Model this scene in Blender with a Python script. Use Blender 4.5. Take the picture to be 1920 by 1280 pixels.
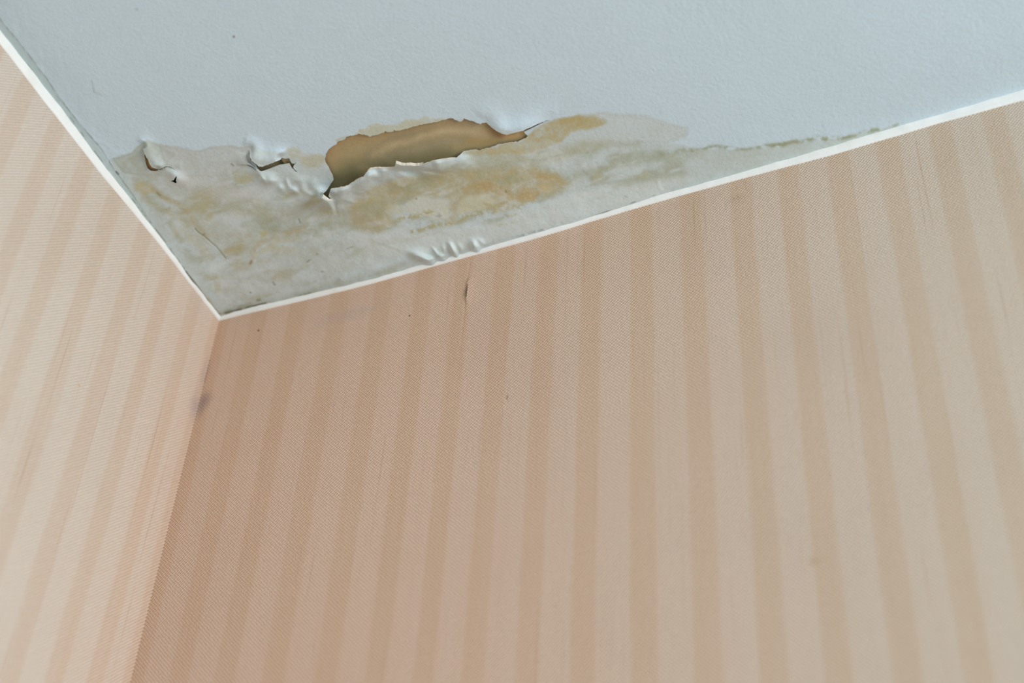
import bpy, math, random
import numpy as np
from mathutils import Matrix, Vector

# ------------------------------------------------------------------ camera, world, light, exposure
for o in list(bpy.data.objects):
    bpy.data.objects.remove(o, do_unlink=True)
scene = bpy.context.scene
COL = scene.collection

ZC = 2.5                 # ceiling height (m)
Z0 = ZC - 0.004          # nominal wall top reference
FPX = 2914.39
R = np.array([[0.91904174, 0.22798058, 0.32153869],
              [0.39069558, -0.63481973, -0.66660399],
              [0.05214634, 0.73826064, -0.67249683]])
CAM = np.array([0.6277906, -0.74610357, Z0 - 0.85977231])

cam = bpy.data.cameras.new('camera')
cam.sensor_width = 36.0
cam.lens = FPX / 1920 * 36
cam.clip_start = 0.02
cam.dof.use_dof = True
cam.dof.focus_distance = 1.15
cam.dof.aperture_fstop = 4.0
cam_o = bpy.data.objects.new('camera', cam)
M = Matrix([list(R[i]) + [CAM[i]] for i in range(3)] + [[0, 0, 0, 1]])
cam_o.matrix_world = M
COL.objects.link(cam_o)
scene.camera = cam_o

world = bpy.data.worlds.new('daylight')
scene.world = world
world.use_nodes = True
bg = world.node_tree.nodes['Background']
bg.inputs[0].default_value = (0.70, 0.88, 1.0, 1)
bg.inputs[1].default_value = 0.44

def area(name, loc, target, sx, sy, power, color):
    l = bpy.data.lights.new(name, 'AREA')
    l.shape = 'RECTANGLE'; l.size = sx; l.size_y = sy
    l.energy = power; l.color = color
    o = bpy.data.objects.new(name, l)
    o.location = loc
    o.rotation_euler = (Vector(target) - Vector(loc)).to_track_quat('-Z', 'Y').to_euler()
    COL.objects.link(o)
    return o
area('window_light', (2.6, -1.05, ZC - 0.95), (0.1, -0.1, ZC - 0.15), 1.1, 1.3, 50.0, (1.0, 0.97, 0.95))

vs = scene.view_settings
vs.view_transform = 'Standard'; vs.look = 'None'
vs.exposure = 0.0; vs.gamma = 1.0; vs.use_curve_mapping = False

# ------------------------------------------------------------------ helpers
def ray(p):
    p = np.atleast_2d(np.asarray(p, float))
    r = np.c_[(p[:, 0] - 960) / FPX, -(p[:, 1] - 640) / FPX, -np.ones(len(p))]
    return (R @ r.T).T
def on_plane(p, ax, val):
    """points of the photograph carried onto a plane of the room"""
    r = ray(p); t = (val - CAM[ax]) / r[:, ax]
    return CAM + r * t[:, None]
def to_px(P):
    c = (P - CAM) @ R
    return 960 + FPX * c[:, 0] / -c[:, 2], 640 - FPX * c[:, 1] / -c[:, 2]

def s2l(c):
    c = np.asarray(c, float) / 255
    return np.where(c <= 0.04045, c / 12.92, ((c + 0.055) / 1.055) ** 2.4)
def sstep(a, b, x):
    t = np.clip((x - a) / (b - a), 0, 1)
    return t * t * (3 - 2 * t)

def vnoise(x, y, seed):
    rng = np.random.RandomState(seed)
    T = rng.rand(256, 256)
    xi = np.floor(x).astype(int); yi = np.floor(y).astype(int)
    fx = x - xi; fy = y - yi
    fx = fx * fx * (3 - 2 * fx); fy = fy * fy * (3 - 2 * fy)
    a = T[xi % 256, yi % 256]; b = T[(xi + 1) % 256, yi % 256]
    c = T[xi % 256, (yi + 1) % 256]; d = T[(xi + 1) % 256, (yi + 1) % 256]
    return (a * (1 - fx) + b * fx) * (1 - fy) + (c * (1 - fx) + d * fx) * fy
def fbm(x, y, scale, seed, octv=4, gain=0.5):
    s = 0; a = 1; tot = 0
    for i in range(octv):
        s = s + a * vnoise(x / scale + 17.3 * i, y / scale + 9.1 * i, seed + i)
        tot += a; a *= gain; scale /= 2.03
    return s / tot * 2 - 1

def seg_dist(X, Y, pts, closed=False):
    """distance to a polyline, and position 0..1 along it"""
    pts = np.asarray(pts, float)
    if closed: pts = np.vstack([pts, pts[:1]])
    seg = np.hypot(*(pts[1:] - pts[:-1]).T); cum = np.r_[0, np.cumsum(seg)]
    best = np.full(X.shape, 1e9); par = np.zeros(X.shape)
    nx = np.zeros(X.shape); ny = np.zeros(X.shape)
    for i in range(len(pts) - 1):
        a, b = pts[i], pts[i + 1]
        if seg[i] < 1e-9: continue
        d = (b - a) / seg[i]
        t = np.clip((X - a[0]) * d[0] + (Y - a[1]) * d[1], 0, seg[i])
        px = a[0] + d[0] * t; py = a[1] + d[1] * t
        dd = np.hypot(X - px, Y - py)
        m = dd < best
        best = np.where(m, dd, best); par = np.where(m, (cum[i] + t) / cum[-1], par)
        nx = np.where(m, px, nx); ny = np.where(m, py, ny)
    return best, par, nx, ny
def soft_dist(X, Y, pts, tau):
    pts = np.asarray(pts, float); acc = np.zeros(X.shape); mn = np.full(X.shape, 1e9)
    for i in range(len(pts) - 1):
        a, b = pts[i], pts[i + 1]; L = np.hypot(*(b - a))
        if L < 1e-6: continue
        n = max(1, int(L / 2.5))
        for q in range(n):
            c = a + (b - a) * (q + .5) / n
            acc += (L / n / 2.5) * np.exp(-np.hypot(X - c[0], Y - c[1]) / tau)
    return np.maximum(-tau * np.log(acc + 1e-30) + tau * 0.9, 0)
def inside(X, Y, poly):
    poly = np.asarray(poly, float)
    r = np.zeros(X.shape, bool)
    j = len(poly) - 1
    for i in range(len(poly)):
        xi, yi = poly[i]; xj, yj = poly[j]
        if yi != yj:
            c = ((yi > Y) != (yj > Y)) & (X < (xj - xi) * (Y - yi) / (yj - yi) + xi)
            r ^= c
        j = i
    return r
def local(X, Y, pts, pad):
    pts = np.asarray(pts, float)
    return np.nonzero((X > pts[:, 0].min() - pad) & (X < pts[:, 0].max() + pad) &
                      (Y > pts[:, 1].min() - pad) & (Y < pts[:, 1].max() + pad))[0]

def mesh_from(name, verts, faces, mat, parent=None, cols=None, crust=None, smooth=True):
    me = bpy.data.meshes.new(name)
    verts = np.asarray(verts, np.float32); faces = np.asarray(faces, np.int32)
    n = faces.shape[1]
    me.vertices.add(len(verts)); me.vertices.foreach_set('co', verts.ravel())
    me.loops.add(faces.size); me.loops.foreach_set('vertex_index', faces.ravel())
    me.polygons.add(len(faces))
    me.polygons.foreach_set('loop_start', np.arange(0, faces.size, n, dtype=np.int32))
    me.polygons.foreach_set('loop_total', np.full(len(faces), n, np.int32))
    me.update(calc_edges=True)
    me.polygons.foreach_set('use_smooth', np.full(len(faces), smooth))
    if cols is not None:
        a = me.color_attributes.new('stain_shade', 'FLOAT_COLOR', 'POINT')
        a.data.foreach_set('color', np.c_[cols, np.ones(len(cols))].astype(np.float32).ravel())
    if crust is not None:
        a = me.attributes.new('crust', 'FLOAT', 'POINT')
        a.data.foreach_set('value', crust.astype(np.float32))
    me.materials.append(mat)
    o = bpy.data.objects.new(name, me)
    COL.objects.link(o)
    if parent: o.parent = parent
    return o
def submesh(verts, faces, keep):
    f = faces[keep]; u, inv = np.unique(f, return_inverse=True)
    return u, inv.reshape(f.shape)

# ------------------------------------------------------------------ node helpers
class NT:
    def __init__(self, name):
        self.m = bpy.data.materials.new(name); self.m.use_nodes = True
        self.t = self.m.node_tree; self.b = self.t.nodes['Principled BSDF']
    def n(self, typ, **kw):
        nd = self.t.nodes.new(typ)
        for k, v in kw.items(): setattr(nd, k, v)
        return nd
    def l(self, a, b): self.t.links.new(a, b)
    def math(self, op, a, b=None, c=None, clamp=False):
        nd = self.n('ShaderNodeMath', operation=op, use_clamp=clamp)
        for i, v in enumerate((a, b, c)):
            if v is None: continue
            if isinstance(v, (int, float)): nd.inputs[i].default_value = v
            else: self.l(v, nd.inputs[i])
        return nd.outputs[0]
    def noise(self, vec, scale, detail=3, rough=0.5):
        nd = self.n('ShaderNodeTexNoise'); nd.inputs['Scale'].default_value = scale
        nd.inputs['Detail'].default_value = detail; nd.inputs['Roughness'].default_value = rough
        self.l(vec, nd.inputs['Vector']); return nd.outputs['Fac']
    def mapping(self, vec, scale=(1, 1, 1), loc=(0, 0, 0)):
        nd = self.n('ShaderNodeMapping'); nd.inputs['Scale'].default_value = scale
        nd.inputs['Location'].default_value = loc; self.l(vec, nd.inputs['Vector']); return nd.outputs[0]
    def mix(self, fac, a, b, blend='MIX'):
        nd = self.n('ShaderNodeMix', data_type='RGBA', blend_type=blend)
        for s, v in ((0, fac), (6, a), (7, b)):
            if isinstance(v, (int, float)): nd.inputs[s].default_value = v
            elif isinstance(v, tuple): nd.inputs[s].default_value = v
            else: self.l(v, nd.inputs[s])
        return nd.outputs[2]
    def smooth(self, x, a, b):
        nd = self.n('ShaderNodeMapRange', interpolation_type='SMOOTHSTEP')
        nd.inputs[1].default_value = a; nd.inputs[2].default_value = b
        self.l(x, nd.inputs[0]); return nd.outputs[0]
def rgb(c): return (float(c[0]), float(c[1]), float(c[2]), 1.0)

# ------------------------------------------------------------------ wallpaper material
def wallpaper(name, axis, centres, light, dark, marks, light_span, cool_lit=None):
    """woven striped wallpaper; axis = horizontal coordinate of the wall, centres = dark stripe centres"""
    k = NT(name)
    geo = k.n('ShaderNodeNewGeometry'); sep = k.n('ShaderNodeSeparateXYZ'); k.l(geo.outputs['Position'], sep.inputs[0])
    u = sep.outputs[axis]
    if axis == 1: u = k.math('MULTIPLY', u, -1.0)
    z = sep.outputs[2]
    nwarp = k.noise(k.mapping(geo.outputs['Position'], (1, 1, 0.25)), 60, 2)
    uw = k.math('ADD', u, k.math('MULTIPLY', k.math('SUBTRACT', nwarp, 0.5), 0.0022))
    # stripe number along the wall (real paper: drops of slightly different width)
    c = list(centres); p = 0.0367
    while c[-1] < 2.6: c.append(c[-1] + p)
    LEN = c[-1]
    if c[0] > 0.002: c = [c[0] - p] + c
    # piecewise linear phase by a float curve over the measured part, plain repeat beyond
    m = len(centres); lo, hi = c[0], centres[-1]
    fc = k.n('ShaderNodeFloatCurve'); cv = fc.mapping.curves[0]
    k.l(k.math('DIVIDE', k.math('SUBTRACT', uw, lo), hi - lo, clamp=True), fc.inputs['Value'])
    first = 1 if c[0] != centres[0] else 0
    nper = m - 1 + first
    pts = [((cc - lo) / (hi - lo), i / nper) for i, cc in enumerate(c[:nper + 1])]
    cv.points[0].location = pts[0]; cv.points[1].location = pts[-1]
    for q in pts[1:-1]: cv.points.new(*q)
    for q in cv.points: q.handle_type = 'VECTOR'
    fc.mapping.update()
    beyond = k.math('DIVIDE', k.math('MAXIMUM', k.math('SUBTRACT', uw, hi), 0.0), p)
    ph = k.math('ADD', k.math('MULTIPLY', fc.outputs[0], float(nper)), beyond)
    cosv = k.math('COSINE', k.math('MULTIPLY', ph, 2 * math.pi))
    s = k.smooth(cosv, -0.12, 0.55)           # 1 in a dark stripe
    # thinner yarn lines running down the paper
    yarn = k.noise(k.mapping(geo.outputs['Position'], (1, 1, 0.012)), 420, 2, 0.7)
    yarn2 = k.noise(k.mapping(geo.outputs['Position'], (1, 1, 0.05)), 90, 3, 0.6)
    blot = k.noise(geo.outputs['Position'], 9, 3)
    s2 = k.math('ADD', k.math('MULTIPLY', s, 0.8), k.math('MULTIPLY', k.math('SUBTRACT', yarn2, 0.42), 0.7), clamp=True)
    col = k.mix(s2, rgb(light), rgb(dark))
    # warm corner light painted into the paper colour, giving way to a cooler tone
    falloff = k.smooth(k.math('ADD', u, k.math('MULTIPLY', k.math('SUBTRACT', blot, 0.5), 0.10)), *light_span)
    lf, df = cool_lit or (LIGHT_COOL_LIT, DARK_COOL_LIT)
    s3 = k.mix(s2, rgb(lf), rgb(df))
    col = k.mix(falloff, col, s3)
    col = k.mix(k.smooth(yarn, 0.60, 0.85), col, rgb(np.array(dark) * 0.80))
    col = k.mix(k.smooth(blot, 0.45, 0.75), col, (0.97, 0.955, 0.95, 1), 'MULTIPLY')
    # staggered weave
    a, b = 0.00135, 0.0028
    wn = k.noise(geo.outputs['Position'], 260, 2)
    wob = k.math('MULTIPLY', k.math('SUBTRACT', wn, 0.5), 2.6)
    ca = k.math('COSINE', k.math('ADD', k.math('MULTIPLY', u, math.pi / a), wob))
    wn2 = k.noise(k.mapping(geo.outputs['Position'], (1, 1, 1), (3, 5, 7)), 240, 2)
    wob2 = k.math('MULTIPLY', k.math('SUBTRACT', wn2, 0.5), 3.4)
    cb = k.math('COSINE', k.math('ADD', k.math('MULTIPLY', z, 2 * math.pi / b), wob2))
    wv = k.math('MULTIPLY', ca, cb)
    if axis == 1:      # the twill of this drop shows its diagonal ridges
        dg = k.math('ADD', k.math('ADD', k.math('MULTIPLY', u, math.pi / a), k.math('MULTIPLY', z, 2 * math.pi / b)), k.math('MULTIPLY', wob, .7))
        wv = k.math('ADD', k.math('MULTIPLY', wv, .45), k.math('MULTIPLY', k.math('COSINE', dg), .75))
    rough_n = k.noise(geo.outputs['Position'], 900, 2)
    hgt = k.math('ADD', wv, k.math('MULTIPLY', rough_n, 1.4))
    col = k.mix(k.math('MULTIPLY', k.smooth(hgt, 1.2, -0.5), 0.28), col, rgb(np.array(dark) * np.array([.66, .53, .44])))
    for (P, rad, colr, strg, sharp) in marks:
        mp = k.n('ShaderNodeVectorMath', operation='SUBTRACT'); k.l(geo.outputs['Position'], mp.inputs[0])
        mp.inputs[1].default_value = P
        sc = k.n('ShaderNodeVectorMath', operation='DIVIDE'); k.l(mp.outputs[0], sc.inputs[0]); sc.inputs[1].default_value = rad
        ln = k.n('ShaderNodeVectorMath', operation='LENGTH'); k.l(sc.outputs[0], ln.inputs[0])
        dn = k.math('ADD', ln.outputs['Value'], k.math('MULTIPLY', k.math('SUBTRACT', rough_n, 0.5), 0.6))
        col = k.mix(k.math('MULTIPLY', k.smooth(dn, 1.0, sharp), strg), col, rgb(colr))
    k.l(col, k.b.inputs['Base Color'])
    k.b.inputs['Roughness'].default_value = 0.75
    k.b.inputs['Specular IOR Level'].default_value = 0.25
    bp = k.n('ShaderNodeBump'); bp.inputs['Strength'].default_value = 1.0
    bp.inputs['Distance'].default_value = 0.00030
    k.l(hgt, bp.inputs['Height']); k.l(bp.outputs[0], k.b.inputs['Normal'])
    return k.m

LIGHT = (0.775, 0.562, 0.435)  # stripe pair near the corner, its warm light painted in
DARK = (0.735, 0.500, 0.352)
LIGHT_COOL_LIT = (0.69, 0.618, 0.515)  # stripe pair farther out, cooler light painted in
DARK_COOL_LIT = (0.655, 0.542, 0.41)
def wp(px, plane):     # centre of a mark on a wall
    ax, v = plane
    return tuple(float(q) for q in on_plane([px], ax, v)[0])
back = (1, 0.0); left = (0, 0.0)
SM = (0.33, 0.24, 0.24)
marks_back = [
    (wp((383, 750), back), (0.011, 0.01, 0.014), SM, 0.75, -0.2),
    (wp((378, 766), back), (0.006, 0.01, 0.016), SM, 0.55, -0.2),
    (wp((386, 700), back), (0.003, 0.01, 0.022), (0.30, 0.22, 0.16), 0.5, 0.0),
    (wp((874.2, 547), back), (0.0010, 0.01, 0.0085), (0.20, 0.12, 0.06), 0.85, 0.2),
    (wp((871.5, 550), back), (0.0030, 0.01, 0.0100), (0.42, 0.29, 0.18), 0.5, 0.0),  # soft shadow left of the slit, painted on
    (wp((877, 553), back), (0.0010, 0.01, 0.0090), (0.86, 0.72, 0.60), 0.7, 0.2),  # highlight on the slit's right lip, painted on
    (wp((485, 620), back), (0.0014, 0.01, 0.0016), (0.10, 0.05, 0.03), 0.9, 0.3),
    (wp((768, 592), back), (0.0011, 0.01, 0.0012), (0.03, 0.02, 0.02), 0.95, 0.3),
    (wp((951, 745), back), (0.0011, 0.01, 0.0035), (0.36, 0.22, 0.14), 0.8, 0.2),
    (wp((1527, 1052), back), (0.006, 0.01, 0.005), (0.55, 0.36, 0.20), 0.45, 0.0),
    (wp((1382, 372), back), (0.009, 0.01, 0.006), (0.42, 0.27, 0.17), 0.3, 0.0),
    (wp((650, 590), back), (0.05, 0.01, 0.012), (0.56, 0.44, 0.40), 0.35, 0.0),
]
marks_left = [
    (wp((366, 764), left), (0.01, 0.012, 0.020), (0.42, 0.34, 0.36), 0.55, -0.2),
    (wp((382, 700), left), (0.01, 0.005, 0.030), (0.45, 0.36, 0.34), 0.4, 0.0),
    (wp((148, 722), left), (0.01, 0.0016, 0.0014), (0.75, 0.45, 0.16), 0.9, 0.2),
    (wp((372, 570), left), (0.01, 0.02, 0.015), (0.60, 0.55, 0.52), 0.3, 0.0),
]
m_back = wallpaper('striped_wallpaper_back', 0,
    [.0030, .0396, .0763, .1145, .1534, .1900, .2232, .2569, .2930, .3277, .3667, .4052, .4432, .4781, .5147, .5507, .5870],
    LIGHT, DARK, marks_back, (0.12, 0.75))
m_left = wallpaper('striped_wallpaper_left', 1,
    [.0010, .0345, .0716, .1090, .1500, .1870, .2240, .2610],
    LIGHT, DARK, marks_left, (-0.14, 0.15), ((0.76, 0.70, 0.615), (0.725, 0.615, 0.505)))  # lighter outer pair: this wall's brighter light is in the colour

# ------------------------------------------------------------------ wall meshes (real sheets with thickness)
def axis_pts(parts):
    out = []
    for a, b, s in parts:
        n = max(1, int(round((b - a) / s))); out += list(np.linspace(a, b, n, endpoint=False))
    out.append(parts[-1][1]); return np.array(out)
def grid_faces(nx, ny):
    i, j = np.meshgrid(np.arange(nx - 1), np.arange(ny - 1), indexing='ij')
    a = (i * ny + j).ravel(); return np.c_[a, a + ny, a + ny + 1, a + 1]
def cut_and_snap(U, V, faces, polys, cell):
    """drop the faces inside the polygons and pull the cut border on to the outlines"""
    c = np.c_[U[faces].mean(1), V[faces].mean(1)]
    kill = np.zeros(len(faces), bool)
    for P in polys:
        idx = local(c[:, 0], c[:, 1], P, 1)
        kill[idx[inside(c[idx, 0], c[idx, 1], P)]] = True
    cnt_k = np.bincount(faces[kill].ravel(), minlength=len(U)); cnt_a = np.bincount(faces.ravel(), minlength=len(U))
    bd = (cnt_k > 0) & (cnt_k < cnt_a)
    which = np.full(len(U), -1)
    for pi, P in enumerate(polys):
        idx = np.nonzero(bd & (U > np.min(np.array(P)[:, 0]) - 4) & (U < np.max(np.array(P)[:, 0]) + 4) &
                         (V > np.min(np.array(P)[:, 1]) - 4) & (V < np.max(np.array(P)[:, 1]) + 4))[0]
        if not len(idx): continue
        d, _, nx, ny = seg_dist(U[idx], V[idx], P, True)
        ok = d < cell
        U[idx[ok]] = nx[ok]; V[idx[ok]] = ny[ok]; which[idx[ok]] = pi
    return ~kill, which
def border_edges(faces):
    e = np.vstack([faces[:, [0, 1]], faces[:, [1, 2]], faces[:, [2, 3]], faces[:, [3, 0]]])
    s = np.sort(e, 1); key = s[:, 0].astype(np.int64) * 10000000 + s[:, 1]
    u, first, cnt = np.unique(key, return_index=True, return_counts=True)
    return e[first[cnt == 1]]

# wall_back: a long slit in the paper near the seam
slit = [(876.4, 528), (876.8, 536), (876, 546), (875, 556), (874.4, 563), (873.4, 556), (873.2, 546), (874.6, 536)]
slit_w = on_plane(slit, 1, 0.0)[:, [0, 2]]
sx, sz = slit_w[:, 0].mean(), slit_w[:, 1].mean()
xs = axis_pts([(0, sx - .02, .02), (sx - .02, sx + .02, .0006), (sx + .02, 1.0, .02), (1.0, 2.4, .1)])
zs = axis_pts([(0, 1.9, .1), (1.9, sz - .035, .02), (sz - .035, sz + .03, .0008), (sz + .03, ZC + 0.02, .01)])
X, Z = [q.ravel().copy() for q in np.meshgrid(xs, zs, indexing='ij')]
faces = grid_faces(len(xs), len(zs))
d, par, nx_, _ = seg_dist(X, Z, slit_w, True)
side = np.where(X > nx_, 1.0, 0.1)
wave = 0.0006 * fbm(X, Z, 0.25, 5, 3)
seamx = on_plane([(882, 482), (858, 700), (812, 1180)], 1, 0.0)
ds, _, _, _ = seg_dist(X, Z, seamx[:, [0, 2]])
Yv = -(0.0010 * side * np.exp(-(d / 0.004) ** 1.2)) + wave + 0.00025 * np.exp(-(ds / 0.0009) ** 2) * sstep(ZC - .16, ZC - .03, Z)
Yv[(X < 0.01) | (Z > ZC - .01)] = 0
wall_back = mesh_from('wall_back', np.c_[X, Yv, Z], faces, m_back)
wall_back['kind'] = 'structure'

ys = axis_pts([(-2.0, -.5, .1), (-.5, 0, .01)])
zs = axis_pts([(0, 1.9, .1), (1.9, ZC + 0.02, .02)])
Y, Z = [q.ravel().copy() for q in np.meshgrid(ys, zs, indexing='ij')]
wave = 0.0008 * fbm(Y + 5, Z, 0.25, 15, 3); wave[(Y > -.01) | (Z > ZC - .02)] = 0
wall_left = mesh_from('wall_left', np.c_[wave, Y, Z], grid_faces(len(ys), len(zs)), m_left)
wall_left['kind'] = 'structure'

# masonry behind the paper, seen through the slit
k = NT('grey_brown_plaster'); k.b.inputs['Base Color'].default_value = (0.30, 0.20, 0.12, 1); k.b.inputs['Roughness'].default_value = 0.95
m_dark = k.m
def slab(name, lo, hi, mat, parent):
    lo, hi = np.array(lo), np.array(hi)
    v = np.array([[(lo, hi)[i][0], (lo, hi)[j][1], (lo, hi)[q][2]] for i in (0, 1) for j in (0, 1) for q in (0, 1)])
    f = [(0, 1, 3, 2), (4, 6, 7, 5), (0, 4, 5, 1), (2, 3, 7, 6), (0, 2, 6, 4), (1, 5, 7, 3)]
    return mesh_from(name, v, f, mat, parent, smooth=False)
wb = slab('wall_plaster', (0.0, 0.0015, 0.0), (2.4, 0.06, ZC + 0.02), m_dark, wall_back)
slab('wall_plaster', (-0.06, -2.0, 0.0), (-0.004, 0.06, ZC + 0.02), m_dark, wall_left)

# ------------------------------------------------------------------ ceiling: outlines of the damage
def c1(*p): return [(560 + x / 4, 180 + y / 4) for x, y in p]
def c2(*p): return [(220 + x / 4.571, 220 + y / 4.571) for x, y in p]
def c3(*p): return [(640 + x / 4.174, 300 + y / 4.174) for x, y in p]
def c5(*p): return [(300 + x / 4.571, 420 + y / 4.571) for x, y in p]

def rough(pts, amp=0.9, step=3.2, seed=1):
    rng = np.random.RandomState(seed); out = []
    for a, b in zip(pts[:-1], pts[1:]):
        a, b = np.array(a), np.array(b); L = np.hypot(*(b - a)); n = max(1, int(round(L / step)))
        nrm = np.array([-(b - a)[1], (b - a)[0]]) / max(L, 1e-6)
        for q in range(n):
            p = a + (b - a) * q / n
            if q: p = p + nrm * rng.uniform(-amp, amp)
            out.append(tuple(p))
    return out + [pts[-1]]
big_upper = c1((196, 475), (205, 450), (208, 430), (225, 400), (252, 380), (285, 360), (290, 345), (322, 335), (350, 322),
    (360, 305), (400, 297), (425, 290), (455, 282), (480, 290), (510, 295), (530, 305), (570, 296), (600, 288), (640, 276), (652, 262), (662, 272),
    (690, 270), (712, 266), (716, 250), (726, 262), (760, 258), (790, 250), (830, 238), (870, 228), (910, 215), (960, 208), (1010, 197), (1060, 188), (1090, 180), (1120, 170), (1160, 168),
    (1172, 180), (1200, 190), (1222, 188), (1240, 166), (1258, 174), (1290, 185), (1310, 189), (1330, 200), (1365, 212), (1385, 200),
    (1405, 196), (1418, 210))
flap_edge = c1((1430, 220), (1450, 240), (1480, 262), (1510, 278), (1540, 288), (1570, 290), (1610, 280), (1650, 268), (1680, 262))
crack_up = c1((1700, 250), (1740, 235), (1780, 215), (1830, 195), (1862, 182), (1905, 184))
crack_dn = c1((1862, 186), (1830, 200), (1784, 222), (1744, 243), (1704, 262), (1688, 270))
big_right = c1((1695, 274), (1710, 290), (1718, 302), (1700, 318), (1670, 330), (1635, 345), (1600, 345), (1580, 348), (1555, 355),
    (1520, 360), (1480, 370), (1440, 385), (1400, 392), (1350, 412), (1340, 405), (1300, 405), (1260, 410), (1240, 412))
lower_lip = c1((1220, 430), (1185, 462), (1150, 465), (1100, 472), (1050, 478), (1000, 487), (960, 502), (920, 519),
    (880, 524), (840, 519), (800, 522), (770, 519), (730, 503), (722, 535), (690, 539), (640, 540), (590, 540), (540, 545),
    (522, 558), (505, 580), (490, 610), (465, 618), (430, 635), (390, 658), (350, 682), (310, 688), (270, 695), (246, 700),
    (240, 720), (232, 750), (245, 765), (262, 787))
big_tip = c1((238, 779), (212, 758), (190, 740), (186, 732), (205, 715), (222, 690), (240, 660), (262, 628), (255, 595), (236, 560), (226, 535), (202, 500))
big_upper = rough(big_upper, 1.0, 3.0, 2); flap_edge = rough(flap_edge, .6, 3.5, 3); big_right = rough(big_right, .9, 3.2, 4); lower_lip = rough(lower_lip, .5, 4, 5)
H1 = big_upper + flap_edge + crack_up + crack_dn + big_right + lower_lip + big_tip

flap2_edge = c2((1128, 262), (1138, 310), (1146, 345), (1158, 372), (1185, 392), (1205, 405), (1222, 420), (1252, 424), (1285, 410), (1330, 394), (1352, 385), (1395, 365), (1410, 347))
flap2_edge = rough(flap2_edge, .7, 3.2, 6)
H2 = flap2_edge + c2((1440, 354), (1475, 350), (1482, 372), (1496, 394), (1512, 398), (1546, 378), (1518, 404), (1507, 425),
    (1516, 445), (1535, 460), (1562, 474), (1525, 464), (1495, 432), (1480, 407), (1473, 394), (1440, 400), (1390, 407),
    (1340, 426), (1290, 446), (1240, 464), (1226, 460), (1205, 440), (1190, 410), (1165, 388), (1145, 372), (1134, 345), (1128, 310))
H3 = c2((452, 545), (490, 539), (500, 525), (522, 496), (516, 525), (511, 541), (516, 562), (500, 564), (480, 553))
flap3_edge = c2((226, 240), (238, 300), (252, 330), (272, 357), (288, 402), (305, 428), (335, 438), (358, 444))
flap3_edge = rough(flap3_edge, .7, 3.2, 7)
H4 = flap3_edge + c2((352, 457), (318, 463), (285, 458), (262, 438), (247, 398), (237, 348), (228, 300))
ridge_edge = c2((1000, 396), (1050, 404), (1095, 402), (1130, 410), (1160, 424), (1190, 448), (1212, 466))
H5 = c2((1092, 401), (1130, 408), (1160, 421), (1190, 445), (1214, 466), (1192, 455), (1160, 432), (1130, 417))
H6 = c2((340, 443), (362, 446), (392, 436), (422, 420), (452, 421), (482, 436), (505, 455), (480, 439), (450, 425), (423, 424), (392, 441), (364, 451))
HOLES = [H1, H2, H3, H4, H5, H6]

# ------------------------------------------------------------------ ceiling grid
xs = axis_pts([(-0.03, 0.0, .01), (0, 0.36, .0006), (0.36, 0.60, .0012), (0.60, 0.70, .004), (0.70, 2.4, .1)])
ys = axis_pts([(-2.0, -0.42, .1), (-0.42, -0.33, .003), (-0.33, -0.205, .0015), (-0.205, 0.0, .0006), (0.0, 0.03, .01)])
GX, GY = [q.ravel().copy() for q in np.meshgrid(xs, ys, indexing='ij')]
faces = grid_faces(len(xs), len(ys))[:, ::-1]
def ceil_xy(p):
    q = on_plane(p, 2, ZC); return q[:, :2]
U, V = to_px(np.c_[GX, GY, np.full(len(GX), ZC)])
far = (GX > 0.75) | (GY < -0.45)
U = np.where(far, -5000, U); V = np.where(far, -5000, V)
U0, V0 = U.copy(), V.copy()
keep, which = cut_and_snap(U, V, faces, HOLES, 2.2)
moved = (U != U0) | (V != V0)
q = ceil_xy(np.c_[U[moved], V[moved]]); GX[moved] = q[:, 0]; GY[moved] = q[:, 1]

# ------------------------------------------------------------------ ceiling relief (metres, downwards)
mm = 0.001
Hh = np.zeros(len(GX))
act = np.nonzero((U > -200) & (U < 2100) & (V > -200) & (V < 760))[0]
ax_, ay_ = U[act], V[act]
def add_lip(edge, rest, h, fall, t0=0.12, t1=0.12, power=1.0, wav=0.0, seed=1):
    region = list(edge) + list(rest)
    idx = local(U, V, region, 2)
    idx = idx[inside(U[idx], V[idx], region) | (seg_dist(U[idx], V[idx], edge)[0] < 0.7)]
    d, t, _, _ = seg_dist(U[idx], V[idx], edge)
    dr = seg_dist(U[idx], V[idx], [edge[-1]] + list(rest) + [edge[0]])[0]
    E_ = np.asarray(edge, float); Ln = np.hypot(*(E_[1:] - E_[:-1]).T).sum()
    w = sstep(0, t0 * Ln, np.hypot(U[idx] - E_[0, 0], V[idx] - E_[0, 1])) * sstep(0, t1 * Ln, np.hypot(U[idx] - E_[-1, 0], V[idx] - E_[-1, 1]))
    prof = np.exp(-(soft_dist(U[idx], V[idx], edge, 5.0) / fall) ** power)
    far_side = sstep(0, fall * 0.7, dr)
    wv = 1 + wav * fbm(U[idx], V[idx], 30, seed, 2)
    Hh[idx] += h * mm * w * prof * far_side * wv
def add_bump(c, a, b, ang, h, p=2.0):
    co, si = math.cos(math.radians(ang)), math.sin(math.radians(ang))
    idx = local(U, V, [c], 4 * max(a, b))
    dx, dy = U[idx] - c[0], V[idx] - c[1]
    r = np.hypot((dx * co + dy * si) / a, (-dx * si + dy * co) / b)
    Hh[idx] += h * mm * np.exp(-r ** p)

# flap right of the big hole, hanging from above
add_lip(c1((1385, 200), (1405, 196), (1418, 210)) + flap_edge + crack_up,
        c1((1960, 150), (1960, -100), (1650, -200), (1300, -150), (1250, 60), (1330, 150)), 4.8, 16, 0.30, 0.45, 1.5)
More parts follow.
